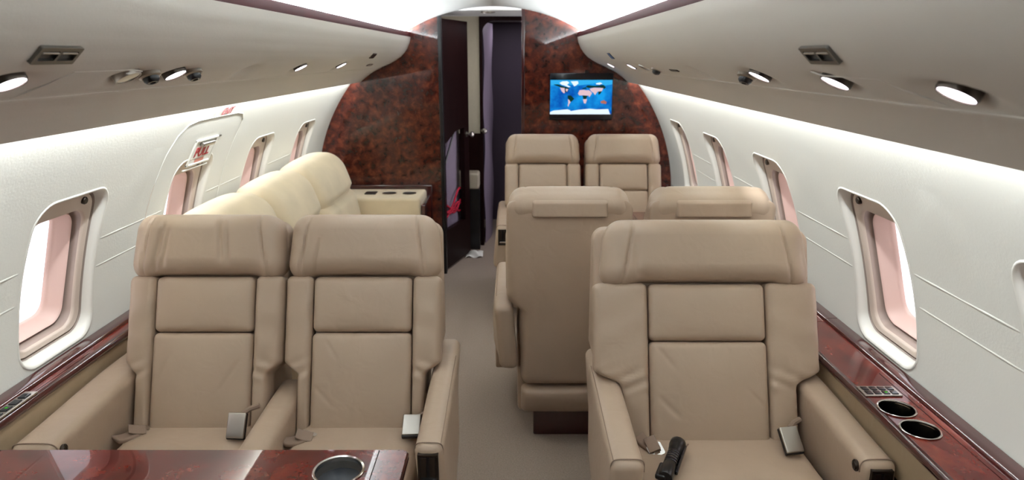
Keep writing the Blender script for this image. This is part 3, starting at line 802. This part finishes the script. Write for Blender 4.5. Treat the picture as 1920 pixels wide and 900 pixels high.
        if btn:
            xs = x1 if btn > 0 else x0
            fm = frame_mat(((xs+btn*.0005)*m, -.30, ztop-.045 if btn else 0), (0, 0, 1), (btn*m, 0, 0))
            MB().lathe([(.0145, -.002), (.0145, .0025), (.0125, .004), (.0105, .002), (.0095, .005), (.005, .0075), (0, .008)], 24, mat=fm).build('recline_button', 'darkmetal', a, local=True)
    # belts
    for kind, x, y, tilt, lean, bz in buckles:
        if kind == 'buckle':
            T = Matrix.Translation((x*m, y, bz)) @ Euler((R(lean), 0, R(tilt*m))).to_matrix().to_4x4()
            b = MB().rbox(-.027, .027, -.038, .038, 0, .014, .004, (2, 2, 1)).xf(T).build('belt_buckle', 'black', **L)
            MB().rbox(-.0265, .0265, -.034, .038, .010, .0185, .0035, (4, 4, 1)).xf(T).build('buckle_flap', 'steel', b, local=True)
            MB().tube([T @ Vector((.012, .036, .004)), T @ Vector((.03, .05, .0)), T @ Vector((.055, .06, -.004))], .008, 8).build('belt_strap', 'webbing', b, local=True)
        else:
            T = Matrix.Translation((x*m, y, bz)) @ Euler((R(lean), 0, R(tilt*m))).to_matrix().to_4x4()
            bs = MB().rbox(-.055, .012, -.019, .019, -.002, .013, .006, (6, 3, 1), None, lambda x, y, z: tuple(T @ Vector((x, y+.2*x*x/.05, z+.003*math.sin(x*70))))).build('belt_strap', 'webbing', **L)
            F2 = T @ Matrix.Translation((.004, 0, .016)) @ Euler((R(14), R(18), R(-28))).to_matrix().to_4x4()
            MB().rbox(-.022, .026, -.017, .017, -.003, .003, .0025, (5, 3, 1), None, lambda x, y, z: tuple(F2 @ Vector((x, y, z+5*x*x)))).build('strap_fold', 'webbing', bs, local=True)
            F3 = T @ Matrix.Translation((.022, -.006, .008)) @ Euler((R(10), R(24), R(-25))).to_matrix().to_4x4()
            MB().plate(rrect(.019, .021, .005, 4), [rrect(.004, .014, .002, 3, -.010), rrect(.006, .008, .002, 3, .007)], lambda u, v, h: tuple(F3 @ Vector((u, v, h))), .0035).build('belt_tongue', 'chrome', bs, local=True)
    return o

armA = [(-.322, -.206, -1, 0, 1, .60)]
armB = [(-.278, -.193, 0, 0, 0, .535), (.212, .285, 1, 1, 0, .603)]
cr1 = [(-.09, .22, -.13, .12, .0015, .006), (.12, .20, .06, .10, .0015, .006)]
G1 = 'double seats at the front table'; 
sA = seat((-.824, 1.88, 0), 0, 'tan leather seat against the wall with gathered creases across its headrest', 'tan leather aircraft seats', arms=armA, creases=cr1, hl=.20,
          hcre=[(-.145, .47, -.125, .62, .006, .009), (-.12, .48, -.105, .60, .005, .008), (.055, .50, .045, .63, .005, .008), (.075, .49, .07, .62, .004, .008)],
          buckles=[('tongue', -.165, -.055, 60, 8, .452), ('buckle', .148, -.070, -4, 62, .490)])
sB = seat((-.339, 1.88, 0), 0, 'tan leather aisle seat standing next to the creased wall seat', 'tan leather aircraft seats', arms=armB, creases=[(-.11, .26, -.07, .2, .0015, .006), (-.14, .12, -.08, .06, .0012, .006), (-.08, .30, -.05, .26, .001, .006)],
          hcre=[(-.14, .46, -.125, .57, .004, .007)], buckles=[('tongue', -.150, -.085, 35, 10, .452), ('buckle', .165, -.055, 3, 24, .474)])
sC = seat((.70, 1.81, 0), 0, 'wide single tan leather seat with a black torch on its cushion', 'tan leather aircraft seats', hs=.335, hl=.258, hc=.174, hh=.303, flap=.2,
          arms=[(-.340, -.257, -1, 0, 0, .60), (.268, .352, 1, 1, -1, .60)], creases=[(-.16, .275, -.1, .2, .0018, .006), (.0, .275, .01, .22, .0012, .005), (.05, .275, .06, .24, .0012, .005), (-.15, .12, -.09, .06, .0018, .007), (.16, .09, .10, .15, .001, .006)],
          hcre=[(-.20, .47, -.21, .60, .003, .008)], buckles=[('tongue', -.185, -.06, -50, 12, .456), ('buckle', .197, -.078, 10, 44, .486)])
sD = seat((.335, 2.83, 0), PI, 'tan leather aisle seat turned away showing its plain back and dark pedestal', 'tan leather aircraft seats', arms=armB)
sE = seat((.868, 2.83, 0), PI, 'tan leather seat turned away beside the window, behind the single seat', 'tan leather aircraft seats', arms=[(-.274, -.204, -1, 0, 1, .60)], hl=.20)
armBm = [(-.278, -.193, 0, 0, 0, .548), (.212, .285, 1, 1, 0, .603)]
sF = seat((.315, 4.20, 0), 0, 'tan leather aisle seat of the far row, beside the dark doorway', 'tan leather aircraft seats', arms=armBm, mir=-1)
sG = seat((.825, 4.20, 0), 0, 'tan leather window seat of the far row, directly below the screen', 'tan leather aircraft seats', arms=[(-.316, -.206, -1, 0, 1, .60)], hl=.20, mir=-1)

# black torch on the single seat
tor = thing('torch', 'black torch lying on the single tan seat', 'torch', (.545, 1.66, .455))
TM = Matrix.Translation((.547, 1.640, .4855)) @ Euler((0, 0, R(-23))).to_matrix().to_4x4() @ Euler((R(-92), 0, 0)).to_matrix().to_4x4()
MB().lathe([(0, -.095), (.018, -.095), (.0195, -.09), (.0195, -.035), (.0175, -.03), (.0175, .04), (.019, .045), (.0205, .06), (.0205, .072), (.0225, .078), (.0225, .094), (.02, .098), (0, .098)], 28, mat=TM).build('torch_body', 'black', tor)
for k in range(5):
    MB().lathe([(.0178, -.025+.012*k), (.0188, -.022+.012*k), (.0188, -.018+.012*k), (.0178, -.015+.012*k)], 28, mat=TM).build('grip_ring', 'bezel', tor)
MB().rbox(-.026, .002, -.008, .008, -.098, -.03, .006, (2, 2, 3)).xf(TM).build('torch_base', 'black', tor)
MB().rbox(.019, .026, -.006, .006, -.06, .085, .003, (1, 1, 3)).xf(TM).build('pocket_clip', 'bezel', tor)
MB().tube([TM @ Vector((.022+.004*math.sin(t), 0, .085+.012*t)) for t in (0, .4, .8, 1.2, 1.6)], .0022, 6).build('lanyard_loop', 'webbing', tor)

# ------------------------------------------------------------------ tables
def table(name, label, x0, x1, y0, y1, z, cup=None):
    o = thing(name, label, 'table', ((x0+x1)/2, (y0+y1)/2, 0))
    r = .012
    hol = [circ(cup[0], cup[1], .050)] if cup else []
    cxm, cym = (x0+x1)/2, (y0+y1)/2
    MB().plate(rrect((x1-x0)/2, (y1-y0)/2, r, 4, cxm, cym), hol, lambda u, v, h: (u, v, z+h), .020).build('table_top', 'tablewood', o)
    mb = MB(); lp = rrect((x1-x0)/2+.0035, (y1-y0)/2+.0035, r, 4, cxm, cym)
    mb.rings([[(u, v, z-.002) for u, v in rrect((x1-x0)/2, (y1-y0)/2, r, 4, cxm, cym)], [(u, v, z-.006) for u, v in lp], [(u, v, z-.017) for u, v in lp], [(u, v, z-.021) for u, v in rrect((x1-x0)/2, (y1-y0)/2, r, 4, cxm, cym)]])
    mb.build('edge_band', 'stripwood', o)
    MB().rbox(x0+.02, x1+.003, y0, y1-.07, z-.048, z-.026, .006, (3, 3, 1)).build('folded_leaf', 'stripwood', o)
    for xa in (x0+.10, x1-.065):
        MB().rbox(xa, xa+.0022, y0+.01, y1-.003, z-.001, z+.0004, 0, (1, 2, 1)).build('inlay_line', 'darkwood', o)
    MB().rbox(x0+.3, x0+.40, (y0+y1)/2-.05, (y0+y1)/2+.05, 0, z-.046, .006, (2, 2, 3)).build('table_leg', 'darkwood', o)
    if cup:
        c = MB().lathe([(.0555, .0005), (.056, .003), (.0545, .0045), (.0505, .003), (.0495, -.002), (.0495, -.006), (.0505, -.006)], 44, o=(cup[0], cup[1], z), cap=False).build('cup_holder', 'chrome', o)
        MB().lathe([(.0497, -.003), (.049, -.018), (.0488, -.024)], 44, o=(cup[0], cup[1], z), cap=False).build('cup_wall', 'steel', c)
        MB().lathe([(.0488, -.0235), (.02, -.0245), (0, -.0245)], 44, o=(cup[0], cup[1], z), cap=False).build('cup_well', 'cupin', c)
    return o
table('cabin_table', 'red burl table with a chrome cup holder in front of the paired tan seats', -1.145, -.118, .75, 1.405, .662, (-.255, 1.322))
table('club_table', 'red burl table between the two facing rows of tan seats', .705, 1.142, 3.2, 3.90, .662)

# ------------------------------------------------------------------ cream sofa
sofa = thing('cream_sofa', 'cream suede three place sofa along the side wall by the burl bulkhead', 'sofa', (-.9, 3.4, 0))
def sofaback(y0, y1, hz):
    def f(x, y, z):
        # x: 0 back .. .24 front ; lean forward at the bottom
        t = (z-.40)/(hz-.40)
        xx = -1.165+x+.13*(1-t)+.02*math.sin(t*PI)
        if x > .12: xx -= .026*math.exp(-((t-.60)/.035)**2)
        lim = -wx(max(.3, z))+.02
        xx = max(xx, lim) if x < .06 else xx
        return (xx, y, z)
    return MB().rbox(0, .21, y0, y1, .40, hz, .075, (6, 18, 22), {'+x': .022, '+z': .02}, f)
for (a, b) in ((2.42, 3.035), (3.04, 3.635), (3.64, 4.36)):
    sofaback(a, b, .945).build('back_cushion', 'suede', sofa)
for (a, b) in ((2.42, 3.035), (3.04, 3.635), (3.64, 4.36)):
    MB().rbox(-1.0, -.46, a, b, .27, .43, .05, (12, 12, 3), {'+z': .02}).build('seat_cushion', 'suede', sofa)
MB().rbox(-1.12, -.48, 2.42, 4.36, .03, .28, .02, (4, 8, 3)).build('sofa_base', 'suede', sofa)
arm = thing('sofa_console', 'cream suede armrest console with cup holders at the bulkhead end', 'console', (-.72, 4.56, 0))
MB().rbox(-1.14, -.470, 4.385, 4.73, .06, .642, .022, (8, 6, 6), {'-y': .004}).build('console_body', 'suede', arm)
for cx in (-.70, -.565):
    c = MB().lathe([(.047, .0005), (.047, .003), (.043, .004), (.041, .0015)], 32, o=(cx, 4.56, .643), cap=False).build('cup_holder', 'steel', arm)
    MB().lathe([(.0415, .002), (.03, .0018), (0, .0018)], 32, o=(cx, 4.56, .643), cap=False).build('cup_well', 'black', c)
MB().rbox(-.86, -.785, 4.52, 4.60, .642, .649, .003, (2, 2, 1)).build('switch_plate', 'black', arm)
MB().rbox(-1.14, -.435, 4.735, D-.003, .05, .665, .006, (4, 1, 3)).build('wood_backing', 'stripwood', arm)
MB().rbox(-.468, -.44, 4.38, 4.735, .05, .60, .006, (1, 4, 3)).build('wood_end_panel', 'stripwood', arm)

# ------------------------------------------------------------------ lights
def area(name, loc, direction, sx, sy, e, col=(1, 1, 1), spread=180):
    l = bpy.data.lights.new(name, 'AREA'); l.shape = 'RECTANGLE'; l.size = sx; l.size_y = sy; l.energy = e; l.color = col; l.spread = R(spread)
    o = bpy.data.objects.new(name, l); COL.objects.link(o); o.location = loc
    z = -Vector(direction).normalized(); y = Vector((0, 1, 0)); y = (y-z*y.dot(z)).normalized(); x = y.cross(z)
    o.matrix_world = Matrix(((x.x, y.x, z.x, loc[0]), (x.y, y.y, z.y, loc[1]), (x.z, y.z, z.z, loc[2]), (0, 0, 0, 1)))
    return o
YM = (-.4+YB)/2; LEN = YB+.4-.06
COOL = (.93, .985, 1.03)
CEIL_W, WALL_W = 136, 29
for sg in (-1, 1):
    area('ceiling_cove_light', (sg*.607, YM, 1.666), (-sg*.75, 0, .66), .012, LEN, CEIL_W, COOL)
    area('wall_cove_light', (sg*.893, YM, 1.412), (sg*.75, 0, -.66), .014, LEN, WALL_W, COOL)
area('vestibule_light', (-.045, 5.02, 1.815), (0, 0, -1), .06, .06, 1.8, (1, .97, .95))
area('vestibule_fill', (.79, 5.25, 1.0), (-1, .05, 0), 1.1, .5, 6., (.98, .93, 1.))  # added fill to brighten the vestibule; the wall behind it has no opening
area('arch_fill', (.15, 6.05, 1.815), (0, 0, -1), .12, .12, 1.4, (.97, .92, 1.))  # unseen fill added to lift the dark space beyond the arch

w = bpy.data.worlds.new('hangar_light'); sc.world = w; w.use_nodes = True
bg = w.node_tree.nodes['Background']; bg.inputs['Color'].default_value = (1., .97, .99, 1); bg.inputs['Strength'].default_value = 2.4

# ------------------------------------------------------------------ camera
cd = bpy.data.cameras.new('camera'); cam = bpy.data.objects.new('camera', cd); COL.objects.link(cam)
F = 1300.; TH = math.atan((450-105)/F)
cd.sensor_width = 36; cd.lens = 36*F/1920; cd.clip_start = .02
cam.location = (.12, 0, 1.53); cam.rotation_euler = (PI/2-TH, 0, 0)
cd.dof.use_dof = True; cd.dof.focus_distance = 1.95; cd.dof.aperture_fstop = 4.5
sc.camera = cam
sc.view_settings.view_transform = 'Standard'; sc.view_settings.look = 'None'
sc.view_settings.gamma = 1; sc.view_settings.use_curve_mapping = False
sc.view_settings.exposure = 0.
sc.cycles.max_bounces = 10; sc.cycles.diffuse_bounces = 6; sc.cycles.transparent_max_bounces = 8
sc.cycles.use_denoising = True
